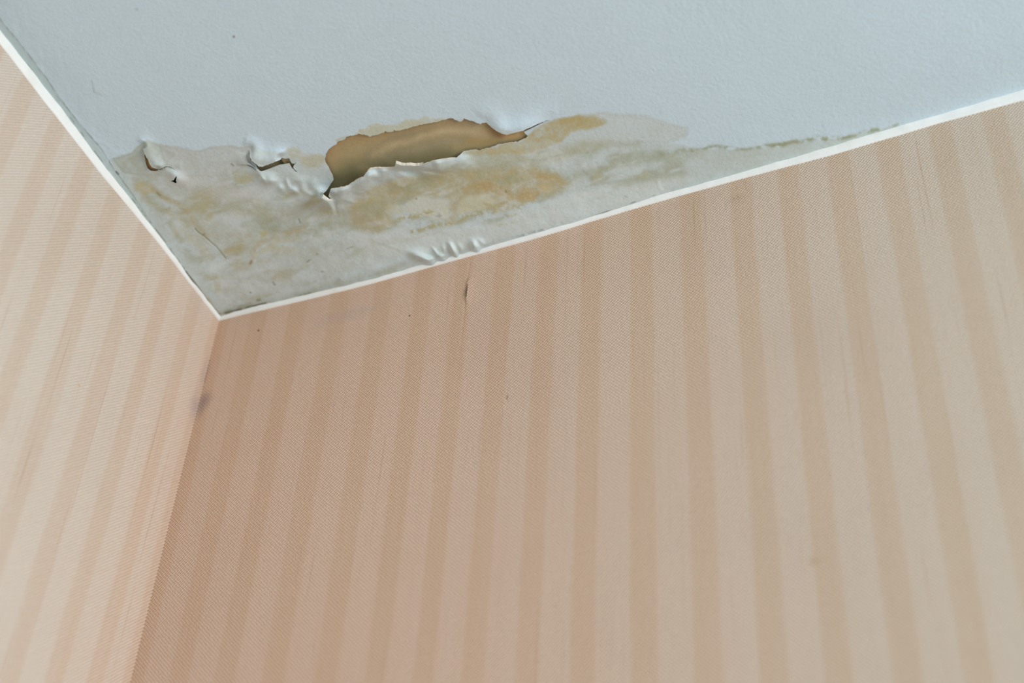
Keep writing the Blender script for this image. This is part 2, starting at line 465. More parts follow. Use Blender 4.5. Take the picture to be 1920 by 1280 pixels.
# lower lip of the big hole, curled and wavy
add_lip(c1((1240, 412)) + lower_lip, c1((262, 860), (300, 1000), (700, 960), (1000, 900), (1400, 700), (1420, 480)), 6.5, 13, 0.2, 0.06, 1.3, 0.95, 3)
# sheet end left of the tip, curling down
add_lip(c1((178, 722), (190, 740), (212, 758), (238, 779), (266, 789)), c1((300, 900), (200, 1000), (0, 900), (20, 720)), 9.5, 12, 0.12, 0.12, 1.2)
# flap 2, white, hanging over the second tear
add_lip(flap2_edge, c2((1440, 330), (1560, 240), (1480, 60), (1100, 60), (1060, 240)), 5.0, 14, 0.25, 0.14, 1.8, 0.0, 5)
# paper left of tear 2, standing proud of its own slit
add_lip(ridge_edge, c2((1226, 460), (1205, 440), (1190, 410), (1165, 388), (1145, 372), (1120, 300), (950, 250), (900, 400)), 2.2, 10, 0.4, 0.02, 1.2)
add_lip(flap3_edge, c2((420, 470), (600, 460), (640, 250), (480, 80), (180, 80), (150, 200)), 3.6, 12, 0.15, 0.1, 1.7)
add_lip(c2((340, 440), (362, 444), (392, 434), (422, 418), (452, 419), (482, 434), (505, 452)),
        c2((560, 470), (580, 330), (480, 260), (340, 260), (300, 420)), 1.2, 10, 0.2, 0.35)
for b in [((575, 340), 70, 9, 28, .5), ((504, 335), 13, 11, 10, 3.2), ((609, 371), 15, 10, 30, 9.0), ((598, 358), 9, 7, 0, 1.5), ((334, 335), 14, 10, 20, 3.4), ((322, 324), 18, 7, 10, 1.6),
          ((486, 322), 9, 8, 35, 2.6), ((494, 335), 8, 4, 50, 2.4), ((512, 340), 9, 5, 0, 1.5), ((526, 352), 7, 6, 40, 1.6), ((540, 345), 10, 4, 70, 1.3),
          ((552, 357), 9, 5, 35, 1.7), ((567, 350), 9, 6, 80, 1.5), ((578, 362), 10, 5, 20, 1.4), ((560, 338), 12, 6, 0, 1.0), ((588, 345), 8, 12, 0, 1.2),
          ((640, 372), 22, 8, -20, 2.4), ((660, 352), 18, 7, -30, 1.8), ((697, 332), 20, 10, -10, 2.4), ((655, 376), 10, 4, 15, 0.8), ((632, 366), 8, 4, 10, -0.6),
          ((672, 360), 8, 3, 10, 0.7), ((800, 320), 26, 4, 8, -1.8), ((757, 320), 24, 6, 3, -3.6), ((700, 328), 14, 7, 10, 2.0), ((868, 303), 14, 16, 60, 1.0),
          ((799, 484), 25, 6.5, 22, 3.6), ((784, 477), 15, 7, 15, 2.0), ((790, 468), 14, 5, 10, .8), ((812, 489), 12, 4, 25, 1.2), ((827, 479), 9, 5, 12, 2.8), ((816, 470), 7, 3, 50, 1.4),
          ((849, 467), 13, 4.6, 62, 3.6), ((862, 462), 9, 5, 60, 1.0), ((889, 459), 10, 7, 60, 3.6), ((901, 452), 8, 5, 40, 1.2), ((833, 468), 9, 4, 70, 0.9),
          ((920, 470), 60, 10, -16, 0.6)]:
    add_bump(*b)
LOW1 = [(411, 600), (470, 586.5), (560, 566), (640, 546), (700, 529), (760, 511.5), (820, 494), (880, 477.5), (960, 456.5), (1012, 443.5), (1060, 430), (1240, 377), (1400, 333), (1560, 291), (1780, 226), (1920, 188), (2300, 84)]
TOP1 = [(416, 591), (470, 577.5), (560, 556), (640, 538), (700, 522.5), (760, 505.5), (820, 488.5), (880, 472), (960, 450.5), (1012, 436), (1060, 421.5), (1240, 365), (1400, 320), (1560, 275), (1780, 208), (1920, 167), (2300, 60)]
LOW2 = [(410, 600), (350, 525), (300, 460), (240, 387), (185, 321), (93, 203), (0, 83), (-200, -180)]
TOP2 = [(408, 590), (354, 516), (306, 450), (248, 376), (192, 306), (106, 190), (8, 66), (-190, -200)]
OUT = .003
T1 = on_plane(TOP1, 1, -OUT); T2 = on_plane(TOP2, 0, OUT)
S1, S2 = ZC - T1[:, 2], ZC - T2[:, 2]
def sag1(x): return np.interp(x, np.r_[0.0, T1[1:, 0]], np.r_[.0035, S1[1:]])
def sag2(y): return np.interp(-y, np.r_[0.0, -T2[1:, 1]], np.r_[.0035, S2[1:]])

Hh += sag1(GX) * np.exp(-(np.maximum(-GY, 0) / .035) ** 1.5) * sstep(1.4, .8, GX)
Hh += (sag2(GY) - sag1(GX) * np.exp(-(np.maximum(-GY, 0) / .035) ** 1.5)) * np.exp(-(np.maximum(GX, 0) / .02) ** 1.5) * sstep(-1.2, -.5, GY)
# seam of the lining paper beside the left wall: the sheet to its right lies lower
seam = [(-60, -40), (5, 45), (30, 74), (50, 100), (85, 146), (110, 184), (145, 228), (160, 245), (190, 279), (216, 320), (240, 352), (300, 440)]
dS, tS, nxS, nyS = seg_dist(U[act], V[act], seam)
right_side = (ax_ - nxS) * 0.8 - (ay_ - nyS) * 0.6 > 0
falloff = sstep(0, 0.18, 1 - tS)
Hh[act] += mm * falloff * np.where(right_side, 0.55 * np.exp(-(dS / 30)), 0) * (1 + 0.8 * fbm(ax_, ay_, 12, 71, 2))
# little scratch, pin hole
for s_ in ([(1232, 340), (1238, 352), (1246, 368)],):
    d, t, _, _ = seg_dist(ax_, ay_, s_); Hh[act] += 0.5 * mm * np.exp(-(d / 1.5) ** 2) * (0.4 + 0.6 * vnoise(ax_ / 3, ay_ / 3, 4))
GAPS = [[(906, 460.3), (935, 452.8), (950, 448.8), (966, 444.2), (980, 440.0)], [(988, 437.8), (1001, 434.0)], [(1006, 432.4), (1016, 429.6)]]
for s_, w_ in zip(GAPS, (1.5, 1.3, 1.0)):
    d, t, _, _ = seg_dist(ax_, ay_, s_); Hh[act] -= 1.2 * mm * np.exp(-(d / w_) ** 2)
# crack from the left, running towards the corner
crackl = c5((300, 40), (330, 75), (375, 100), (440, 160), (480, 190), (520, 240), (562, 292))
d, t, _, _ = seg_dist(ax_, ay_, crackl); Hh[act] -= 0.5 * mm * np.exp(-(d / 1.3) ** 2)
# damp zone undulates
dampy = sstep(255, 320, ay_) * sstep(1500, 1000, ax_)
Hh[act] += mm * dampy * (0.55 * fbm(ax_, ay_, 60, 33, 3) + 0.16 * fbm(ax_, ay_, 13, 37, 2))
Hh[act] += 0.5 * mm * fbm(ax_, ay_, 260, 43, 2)

# ------------------------------------------------------------------ ceiling stains (colour of the paint itself)
CLEAN = s2l((176, 190, 195)); ALB = np.array([0.625, 0.775, 0.87])
def paint(c): return s2l(c) / CLEAN * ALB
colr = np.tile(ALB, (len(act), 1)); crust = np.zeros(len(act))
WX = ax_ + 7 * fbm(ax_, ay_, 38, 101, 4); WY = ay_ + 6 * fbm(ax_, ay_, 34, 111, 4)
N1 = fbm(ax_, ay_, 30, 121, 4, .6); N2 = fbm(ax_, ay_, 9, 131, 3, .6); N3 = fbm(ax_, ay_, 4, 141, 2, .6)
def lay(mask, c, a):
    global colr
    w = np.clip(mask * a, 0, 1)[:, None]; colr = colr * (1 - w) + paint(c) * w
def P(poly, soft, c, a, tex=0.25, warp=1.0, hard=None, edge=None):
    """soft-edged patch; edge = darker tide line colour"""
    X_ = ax_ + (WX - ax_) * warp; Y_ = ay_ + (WY - ay_) * warp
    idx = local(ax_, ay_, poly, soft * 3 + 30)
    d = seg_dist(X_[idx], Y_[idx], poly, True)[0]
    sd = np.where(inside(X_[idx], Y_[idx], poly), d, -d)
    m = np.zeros(len(act)); m[idx] = sstep(-soft, soft, sd + soft * 0.6 * N1[idx])
    m *= np.clip(1 - tex * (0.5 + 0.8 * N1) - tex * 0.7 * N2 - tex * .3 * N3, 0, 1)
    lay(m, c, a)
    if edge:
        e = np.zeros(len(act)); e[idx] = np.exp(-((sd - 1.5) / 2.2) ** 2); lay(e * (0.5 + 0.5 * N1), edge, 0.5)
    return m
def S(pts, w, c, a, tex=0.45, warp=1.1, crusty=0.0, ragged=0.0):
    X_ = ax_ + (WX - ax_) * warp; Y_ = ay_ + (WY - ay_) * warp
    idx = local(ax_, ay_, pts, w * 3 + 20)
    d, t, _, _ = seg_dist(X_[idx], Y_[idx], pts)
    d = np.maximum(d + ragged * w * N3[idx], 0)
    m = np.zeros(len(act)); m[idx] = np.exp(-(d / w) ** 2.4)
    m *= np.clip(1 - tex * (0.5 + 0.9 * N2 + 0.6 * N1), 0, 1)
    if crusty: m = m * sstep(-.35, .25, N2 + .5 * N3)
    lay(m, c, a)
    if crusty: crust[:] = np.maximum(crust, m * crusty)
    return m
# pale damp zone and its tide lines
P([(210, 300), (250, 283), (262, 272), (278, 264), (300, 270), (345, 278), (380, 281), (400, 275), (430, 272), (470, 276), (520, 285), (600, 300),
   (640, 262), (700, 236), (760, 226), (860, 224), (905, 232), (985, 252), (1020, 232), (1080, 214), (1140, 212), (1200, 216), (1245, 226), (1292, 240),
   (1290, 256), (1262, 268), (1310, 278), (1400, 277), (1450, 271), (1500, 262), (1580, 256), (1650, 242), (1690, 232), (1600, 290),
   (1240, 380), (880, 480), (640, 550), (410, 600), (330, 500), (240, 360)], 3, (172, 177, 169), 0.70, 0.35, 0.9)
P([(1080, 216), (1140, 214), (1200, 218), (1245, 228), (1290, 242), (1285, 254), (1250, 266), (1150, 272), (1080, 268), (1060, 250)], 3, (180, 186, 186), .4, .3, edge=(168, 174, 174))
P([(215, 300), (250, 284), (262, 272), (278, 264), (300, 272), (330, 290), (300, 330), (262, 330), (235, 325)], 4, (164, 168, 157), .65, .35, edge=(150, 153, 140))
P([(300, 270), (345, 278), (380, 281), (400, 275), (430, 272), (475, 277), (480, 300), (430, 330), (340, 330), (310, 300)], 3, (174, 175, 170), .5, .3, edge=(158, 161, 156))
# cream torn liner above the big hole
P(c1((430, 290), (450, 245), (500, 238), (520, 215), (600, 200), (640, 212), (740, 215), (775, 190), (800, 172), (870, 175), (900, 185), (940, 150), (975, 155),
     (1010, 172), (1070, 165), (1110, 175), (1000, 230), (800, 280), (560, 320)), 1.5, (180, 178, 158), .8, .3, 0.35)
P(c1((270, 330), (310, 310), (360, 298), (400, 300), (300, 360)), 1.5, (172, 168, 152), .7, .3, 0.2)
P(c2((1450, 262), (1540, 258), (1565, 290), (1550, 340), (1480, 345), (1445, 310)), 3, (180, 177, 155), .75, .4, .6)
P(c2((1560, 345), (1640, 330), (1690, 312), (1760, 318), (1785, 340), (1775, 400), (1730, 430), (1640, 425), (1590, 400)), 3, (177, 174, 153), .75, .4, .6)
P(c1((-10, 420), (110, 430), (190, 440), (195, 480), (160, 530), (60, 540), (-10, 500)), 4, (178, 174, 156), .55, .4, .6)
# body of the tan stain below the hole
P([(650, 385), (700, 352), (760, 335), (830, 322), (880, 316), (940, 310), (1000, 310), (1045, 322), (1072, 345), (1050, 362), (1010, 372), (950, 392),
   (900, 400), (860, 398), (850, 372), (800, 366), (750, 380), (730, 400), (742, 422), (700, 438), (665, 425)], 9, (170, 158, 122), .9, .35)
P([(640, 395), (690, 380), (715, 400), (712, 434), (680, 440), (640, 425)], 10, (164, 158, 138), .7, .4)
P([(560, 390), (640, 385), (660, 400), (640, 440), (560, 450), (500, 440), (480, 400)], 14, (164, 166, 150), .7, .5)
P([(880, 290), (960, 282), (1040, 280), (1100, 262), (1150, 262), (1120, 285), (1060, 300), (1000, 312), (900, 312)], 9, (170, 167, 144), .7, .4)
# yellow stain right of the hole
P([(988, 252), (1020, 234), (1050, 224), (1086, 216), (1112, 219), (1136, 227), (1128, 236), (1100, 246), (1068, 250), (1050, 268), (1010, 285), (960, 290),
   (900, 292), (872, 287), (920, 275), (975, 266)], 3.5, (174, 160, 118), .85, .5)
P([(1040, 225), (1075, 218), (1100, 222), (1090, 240), (1055, 250), (1035, 260), (1010, 268), (1020, 245)], 4, (168, 152, 108), .6, .6)
P([(1086, 218), (1130, 224), (1142, 230), (1115, 240), (1080, 246)], 3, (168, 160, 124), .5, .6)
S([(1000, 300), (1060, 290), (1100, 276), (1150, 268), (1200, 270)], 8, (166, 167, 150), .6)
S([(1040, 350), (1075, 335), (1110, 322), (1150, 310), (1200, 298), (1250, 290), (1310, 288)], 11, (163, 166, 150), .75)
S([(1150, 300), (1200, 292), (1240, 290)], 8, (158, 162, 146), .5)
S([(1100, 345), (1200, 330), (1330, 300), (1450, 285), (1560, 270)], 10, (174, 180, 176), .4)
# brushed mottling of the whole damp corner
DM = np.zeros(len(act)); dpoly = [(235, 330), (300, 322), (480, 322), (600, 350), (700, 345), (850, 300), (1000, 268), (1150, 275), (1300, 290), (1290, 340), (1050, 400), (880, 440), (700, 490), (600, 540), (420, 585), (330, 470)]
dd_, _, _, _ = seg_dist(WX, WY, dpoly, True); DM = sstep(-6, 22, np.where(inside(WX, WY, dpoly), dd_, -dd_))
RX, RY = ax_ * .96 - ay_ * .28, ax_ * .28 + ay_ * .96
NS = fbm(RX / 3.2 + 3 * N1, RY + 5 * N1, 16, 161, 4, .55); NB = fbm(ax_, ay_, 75, 171, 3, .55)
lay(DM * sstep(-.05, .55, NS), (158, 158, 134), .60)
lay(DM * sstep(.0, .55, NB) * sstep(-.4, .4, NS), (172, 160, 122), .50)
lay(DM * sstep(.05, .6, -NS), (187, 191, 188), .50)
# orange heart
P([(862, 352), (890, 342), (930, 346), (965, 352), (1000, 352), (1015, 360), (1012, 372), (990, 380), (975, 384), (968, 372), (940, 366), (905, 366), (870, 364)], 4, (172, 154, 116), .75, .8)
P([(870, 345), (900, 338), (945, 350), (930, 362), (880, 362)], 5, (172, 150, 108), .55, .8)
P([(968, 366), (1000, 360), (1014, 366), (1000, 378), (978, 382)], 4, (172, 150, 108), .65, .9)
P([(1000, 325), (1040, 322), (1060, 345), (1035, 356), (1010, 348)], 6, (172, 154, 112), .65, .5)
S([(845, 372), (850, 400), (842, 415)], 9, (180, 164, 130), .6)
# pale islands
P([(768, 376), (790, 368), (830, 372), (842, 385), (838, 408), (815, 414), (790, 402), (765, 395)], 4, (187, 186, 172), .8, .3)
P([(862, 378), (880, 368), (915, 366), (932, 376), (925, 388), (900, 396), (870, 400), (858, 390)], 4, (188, 184, 164), .8, .3)
P([(725, 388), (755, 382), (768, 392), (750, 408), (728, 404)], 4, (184, 180, 160), .6, .3)
P([(745, 338), (758, 333), (768, 342), (760, 350), (748, 348)], 2.5, (190, 188, 176), .7, .3)
P([(1010, 348), (1030, 345), (1040, 355), (1020, 362)], 4, (186, 172, 138), .6, .3)
P([(660, 440), (760, 434), (900, 425), (1000, 392), (1080, 362), (1240, 335), (1300, 330), (1240, 365), (1050, 418), (880, 465), (760, 480), (690, 470)], 8, (183, 188, 184), .75, .3)
P([(440, 350), (470, 360), (500, 372), (440, 380), (400, 372), (380, 355)], 10, (184, 184, 180), .6, .3)
P([(300, 320), (420, 330), (440, 350), (380, 360), (320, 350)], 10, (178, 178, 172), .5, .3)
# crusty ochre lines
S(c3((430, 490), (500, 460), (580, 430), (700, 402)), 4.5, (170, 160, 118), 1.0, .3, .9, 1.0, .8)
S(c3((530, 562), (640, 540), (760, 505), (850, 492), (950, 462), (1050, 432), (1100, 420)), 4.6, (168, 159, 120), 1.0, .3, .9, 1.0, .8)
S(c3((1180, 512), (1260, 495), (1340, 482)), 3, (176, 170, 132), .7, .5, .4, .6, .5)
S(c3((1140, 352), (1185, 365), (1215, 385), (1200, 408), (1160, 398)), 4, (170, 156, 106), .75, .4, 1.2, .8, .8)
S(c3((1290, 425), (1350, 415), (1395, 400), (1385, 370), (1420, 350), (1490, 325)), 2.6, (172, 158, 110), .7, .4, 1.4, .8, .9)
S(c3((490, 150), (540, 160), (600, 130), (680, 105)), 3, (186, 180, 150), .6, .6, .5, 1.0, .6)
S(c3((300, 240), (360, 200), (420, 180)), 4, (180, 166, 124), .6, .6, .5, .8, .6)
S(c3((880, 580), (940, 590), (1000, 570), (1090, 545)), 4, (184, 188, 180), .6, .5, .5, .9, .5)
S(c3((480, 620), (600, 600), (760, 560)), 3, (172, 172, 156), .5, .6, .5, .6, .6)
# left corner stains and wall-edge band
P([(250, 346), (268, 340), (290, 350), (288, 362), (270, 366), (252, 358)], 5, (178, 162, 116), .75, .4, .5)
S([(288, 356), (300, 364), (325, 378), (350, 394)], 6, (166, 152, 112), .8, .4, .9)
S([(270, 372), (300, 388), (340, 408), (352, 420)], 9, (168, 162, 134), .6, .4, .5)
S([(350, 394), (365, 415), (376, 432), (384, 442)], 7, (170, 160, 130), .7, .4, .5)
S([(318, 418), (328, 434), (340, 450)], 6, (166, 162, 136), .7, .4, .5)
S([(340, 430), (365, 450), (390, 480)], 10, (176, 172, 150), .5, .4, .5)
P([(386, 402), (396, 398), (402, 408), (394, 414), (386, 412)], 3, (174, 164, 126), .6, .4, .4)
P(c2((985, 452), (1080, 450), (1165, 500), (1170, 560), (1100, 580), (1040, 560), (1000, 500)), 3.5, (174, 168, 138), .7, .45, .8)
P(c2((960, 700), (1150, 690), (1320, 760), (1280, 860), (1100, 850), (980, 780)), 8, (168, 168, 150), .7, .4)
S([(430, 395), (500, 400), (560, 392)], 10, (170, 170, 154), .5)
S([(360, 390), (400, 440), (470, 450)], 22, (172, 170, 152), .55, .4)
P([(240, 320), (330, 345), (400, 350), (400, 372), (330, 370), (250, 345)], 10, (172, 172, 160), .4, .4)
S([(471, 490), (474, 470), (486, 459), (508, 447), (536, 436), (566, 430)], 5.5, (176, 162, 130), .7, .8, 1.2)
S([(480, 478), (520, 452), (560, 446)], 5, (180, 172, 142), .5, .5, .5)
P([(484, 434), (500, 432), (506, 440), (492, 446)], 4, (178, 168, 116), .6, .3, .4)
S([(424, 470), (440, 467), (455, 458)], 4, (172, 158, 120), .6, .4, .4)
P([(490, 470), (520, 458), (560, 462), (570, 474), (520, 480)], 6, (176, 170, 140), .55, .4)
P([(580, 460), (598, 462), (596, 478), (584, 474)], 4, (170, 160, 126), .6, .5)
P([(660, 462), (686, 468), (690, 478), (668, 476)], 4, (166, 166, 136), .6, .5)
P([(428, 495), (455, 485), (470, 500), (445, 510)], 6, (176, 168, 140), .5, .5)
P([(400, 528), (414, 526), (418, 548), (402, 552)], 4, (174, 164, 142), .6, .4)
P([(440, 545), (462, 550), (470, 562), (448, 566)], 5, (164, 162, 138), .5, .5)
P([(630, 520), (642, 522), (640, 532), (630, 532)], 3, (158, 158, 142), .6, .4)
S([(359, 524), (375, 546), (390, 568), (400, 582)], 3, (168, 150, 112), .75, .3, .2)
S([(392, 560), (402, 578)], 4, (176, 156, 116), .6, .3, .2)
S([(410, 590), (470, 576), (540, 560), (640, 530), (740, 506)], 8, (160, 161, 146), .7, .5, .3)  # darker grey-green band along the back wall edge
S([(425, 585), (440, 578), (470, 570)], 4, (140, 140, 116), .6, .6, .4, 0, .6)
S([(700, 510), (760, 492)], 5, (164, 164, 152), .5, .5, .3)
S([(560, 470), (600, 500), (700, 480)], 14, (172, 176, 168), .5)
P([(430, 500), (700, 440), (740, 480), (560, 545), (440, 575), (410, 560)], 14, (174, 178, 172), .55, .5)
P([(560, 452), (640, 452), (650, 470), (600, 486), (560, 478)], 6, (168, 172, 164), .5, .5)
S([(250, 300), (262, 320), (290, 330)], 8, (168, 168, 154), .5)
# mildew crumbs along the upper tide line at the right
for c_, w_, a_ in (([(1300, 282), (1345, 274), (1360, 276), (1400, 279), (1440, 272), (1470, 270)], 3.6, .7), ([(1450, 272), (1500, 265), (1530, 259), (1560, 260), (1590, 257), (1618, 251), (1645, 244), (1660, 241)], 4.6, .85),
                   ([(1670, 237), (1686, 232)], 2.6, .6), ([(1240, 288), (1300, 280)], 6, .4)):
    d, t, _, _ = seg_dist(WX * .5 + ax_ * .5, WY * .5 + ay_ * .5, c_)
    m = np.exp(-(d / w_) ** 2) * sstep(-.35, .35, fbm(ax_, ay_, 9, 151, 2, .6)); lay(m, (148, 148, 118), a_); crust = np.maximum(crust, m * .4)
P([(1260, 300), (1330, 282), (1450, 276), (1580, 262), (1660, 248), (1560, 292), (1400, 320), (1300, 320)], 5, (172, 178, 170), .5, .4)
# greenish band between liner seam and left wall
P([(-60, -60), (5, 45), (85, 146), (145, 228), (216, 320), (300, 440), (360, 530), (300, 470), (200, 330), (90, 180), (-60, -10)], 3, (165, 176, 170), .65, .3, .15)
dS, tS, nxS, nyS = seg_dist(ax_, ay_, seam)
lay(np.exp(-(dS / 1.3) ** 2) * sstep(-.3, .3, N2) * sstep(0, .2, 1 - tS), (140, 146, 132), .6)
S([(48, 120), (54, 128), (57, 132)], 1.6, (130, 136, 128), .7, 0, 0)
S([(218, 322), (222, 326)], 1.8, (96, 88, 66), .7, 0, 0)
# grey scrapes, cracks and specks
for p_, w_, c_, a_ in ((crackl, 1.2, (124, 118, 94), .5), ([(380, 441), (384, 438)], 1.2, (120, 110, 84), .6),
        (c2((340, 645), (362, 662), (370, 668)), 1.6, (120, 116, 86), .5), ([(560, 410), (563, 417)], 1.5, (120, 120, 112), .6),
        ([(434, 307), (438, 310)], 1.6, (110, 106, 98), .6), ([(172, 150), (176, 172), (190, 178)], 1.6, (150, 160, 156), .5),
        ([(577, 490), (581, 487)], 1.6, (110, 112, 104), .5), ([(604, 508), (607, 508)], 1.4, (110, 110, 104), .5),
        ([(513, 528), (517, 533)], 1.5, (118, 120, 100), .55), ([(470, 547), (472, 548)], 1.4, (110, 112, 96), .5),
        ([(484, 562), (488, 561)], 2.6, (130, 124, 92), .7), ([(470, 493), (472, 489)], 2.4, (140, 118, 84), .7), ([(595, 475), (596, 476)], 1.4, (120, 90, 50), .5),
        ([(820, 404), (826, 404)], 2.2, (150, 156, 156), .7), ([(823, 400), (823, 408)], 1.3, (150, 156, 156), .6), ([(780, 372), (781, 373)], 1.4, (110, 100, 80), .6), ([(948, 358), (949, 360)], 1.6, (140, 100, 60), .7),
        ([(650, 466), (662, 462)], 1.4, (150, 150, 140), .6), ([(1170, 367), (1174, 369)], 1.4, (150, 156, 156), .6),
        ([(1233, 341), (1240, 356)], 1.4, (206, 212, 210), .7), ([(1376, 329), (1378, 329)], 1.2, (90, 92, 90), .7), ([(438.5, 68), (439, 68.6)], 1.9, (120, 98, 80), .95),
        ([(256, 17), (258, 18)], 1.8, (150, 150, 145), .5), ([(700, 452), (720, 458), (750, 470)], 2.0, (168, 170, 158), .5),
        ([(905, 238), (912, 246), (922, 252)], 1.5, (170, 166, 150), .4)):
    S(p_, w_, c_, a_, 0.1, 0.1)
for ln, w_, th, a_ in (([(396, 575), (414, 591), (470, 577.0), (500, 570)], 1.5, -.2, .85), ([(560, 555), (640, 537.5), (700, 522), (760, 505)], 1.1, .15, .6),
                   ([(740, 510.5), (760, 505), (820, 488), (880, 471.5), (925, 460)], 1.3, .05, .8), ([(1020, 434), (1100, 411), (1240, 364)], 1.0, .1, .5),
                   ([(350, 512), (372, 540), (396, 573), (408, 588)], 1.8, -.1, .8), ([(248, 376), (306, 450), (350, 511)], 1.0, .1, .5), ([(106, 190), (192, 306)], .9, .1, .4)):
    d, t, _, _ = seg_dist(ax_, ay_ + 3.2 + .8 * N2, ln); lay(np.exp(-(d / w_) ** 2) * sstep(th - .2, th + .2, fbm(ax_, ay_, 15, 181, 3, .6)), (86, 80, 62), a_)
for s_, w_ in zip(GAPS, (1.6, 1.3, 1.0)):
    d, t, _, _ = seg_dist(ax_, ay_, s_); lay(np.exp(-(d / w_) ** 4), (34, 34, 34), .95)
# overall fine blotchiness
rt = np.minimum(colr / ALB, 1.0)
st = sstep(0.0, .45, 1 - rt[:, 2])
colr = np.where(colr < ALB, ALB * rt ** 1.22, colr) * (1 - st[:, None] * np.array([.11, .065, .06]))
g = (1 + 0.02 * N1 + 0.022 * N2 * (0.3 + sstep(250, 330, ay_)))[:, None]
colr = np.clip(colr * g, 0, .93)

cols = np.tile(ALB, (len(GX), 1)); cols[act] = colr
CR = np.zeros(len(GX)); CR[act] = crust

# the loosened paper hangs down and swings out a little towards the room
PX = GX + 0.45 * Hh; PY = GY - 0.76 * Hh; PZ = ZC - Hh
VERT = np.c_[PX, PY, PZ]

k = NT('stained_ceiling_paint')
at = k.n('ShaderNodeVertexColor', layer_name='stain_shade'); ac = k.n('ShaderNodeAttribute', attribute_name='crust')
geo = k.n('ShaderNodeNewGeometry'); pos = geo.outputs['Position']
gn = k.noise(pos, 700, 3, .6)
k.l(k.mix(k.math('MULTIPLY', k.smooth(gn, .45, .9), .22), at.outputs['Color'], (0.70, 0.70, 0.68, 1), 'MULTIPLY'), k.b.inputs['Base Color'])
k.b.inputs['Roughness'].default_value = 0.6; k.b.inputs['Specular IOR Level'].default_value = 0.3
r1 = k.noise(pos, 360, 3, .55); r2 = k.noise(pos, 110, 2, .5); r3 = k.noise(pos, 800, 3, .7)
hh = k.math('ADD', k.math('ADD', k.math('MULTIPLY', r1, 1.1), k.math('MULTIPLY', r2, 0.6)),
            k.math('MULTIPLY', k.math('MULTIPLY', r3, ac.outputs['Fac']), 1.6))
bp = k.n('ShaderNodeBump'); bp.inputs['Strength'].default_value = 0.8; bp.inputs['Distance'].default_value = 0.00037
k.l(hh, bp.inputs['Height']); k.l(bp.outputs[0], k.b.inputs['Normal'])
m_ceil = k.m

# split the paint layer: loose flaps and blisters are parts of their own
fc_u = U[faces].mean(1); fc_v = V[faces].mean(1)
def ring(c, a, b, ang):
    co, si = math.cos(math.radians(ang)), math.sin(math.radians(ang))
    return [(c[0] + a * math.cos(t) * co - b * math.sin(t) * si, c[1] + a * math.cos(t) * si + b * math.sin(t) * co) for t in np.linspace(0, 2 * math.pi, 25)[:-1]]
parts = [
    ('paint_flap', 'white loose paint flap hanging beside the right end of the big hole', flap_edge + crack_up[:4] + c1((1850, 120), (1700, 110), (1560, 120), (1450, 150), (1418, 205))),
    ('paint_flap', 'curled wavy paint lip along the lower edge of the big hole', lower_lip[:-4] + c1((330, 790), (480, 740), (560, 650), (760, 600), (1000, 570), (1230, 520), (1270, 450), (1240, 412))),
    ('paint_flap', 'bright white paint flap hanging over the small dark tear', flap2_edge + c2((1440, 300), (1330, 275), (1200, 262))),
    ('paint_flap', 'pale paint flap peeling at the left, brown behind its edge', flap3_edge + c2((395, 435), (440, 380), (400, 290), (300, 235))),
    ('paint_blister', 'long white paint blister beside the back wall trim', ring((797, 483), 29, 9, 22)),
    ('paint_blister', 'small white paint blister beside the back wall trim', ring((828, 479), 11, 6, 12)),
    ('paint_blister', 'narrow white paint blister beside the back wall trim', ring((850, 467), 15, 6, 62)),
    ('paint_blister', 'rounded white paint blister beside the back wall trim', ring((889, 460), 11, 8, 60)),
]
owner = np.zeros(len(faces), int)
for i, (_, _, poly) in enumerate(parts):
    idx = local(fc_u, fc_v, poly, 1)
    ins = idx[inside(fc_u[idx], fc_v[idx], poly)]
    owner[ins] = np.where(owner[ins] == 0, i + 1, owner[ins])
def area_fn(mask, name, parent=None):
    u, f = submesh(VERT, faces, mask)
    return mesh_from(name, VERT[u], f, m_ceil, parent, cols[u], CR[u])
# normals of the whole sheet, so that the parts meet without a visible join
kf = faces[keep]
v0, v1, v2, v3 = [VERT[kf[:, i]] for i in range(4)]
fn = np.cross(v2 - v0, v3 - v1)
VN = np.zeros_like(VERT)
for i in range(4):
    for c_ in range(3): VN[:, c_] += np.bincount(kf[:, i], fn[:, c_], minlength=len(VERT))
VN /= np.maximum(np.linalg.norm(VN, axis=1), 1e-12)[:, None]
def with_normals(o, u):
    o.data.normals_split_custom_set_from_vertices([tuple(v) for v in VN[u]])
mask = keep & (owner == 0)
u, f = submesh(VERT, faces, mask)
ceiling = mesh_from('ceiling', VERT[u], f, m_ceil, None, cols[u], CR[u]); with_normals(ceiling, u)
ceiling['kind'] = 'structure'
for i, (nm, lab, _) in enumerate(parts):
    mask = keep & (owner == i + 1)
    if mask.sum() < 3: continue
    u, f = submesh(VERT, faces, mask)
    o = mesh_from(nm, VERT[u], f, m_ceil, ceiling, cols[u], CR[u]); with_normals(o, u)
    o['label'] = lab

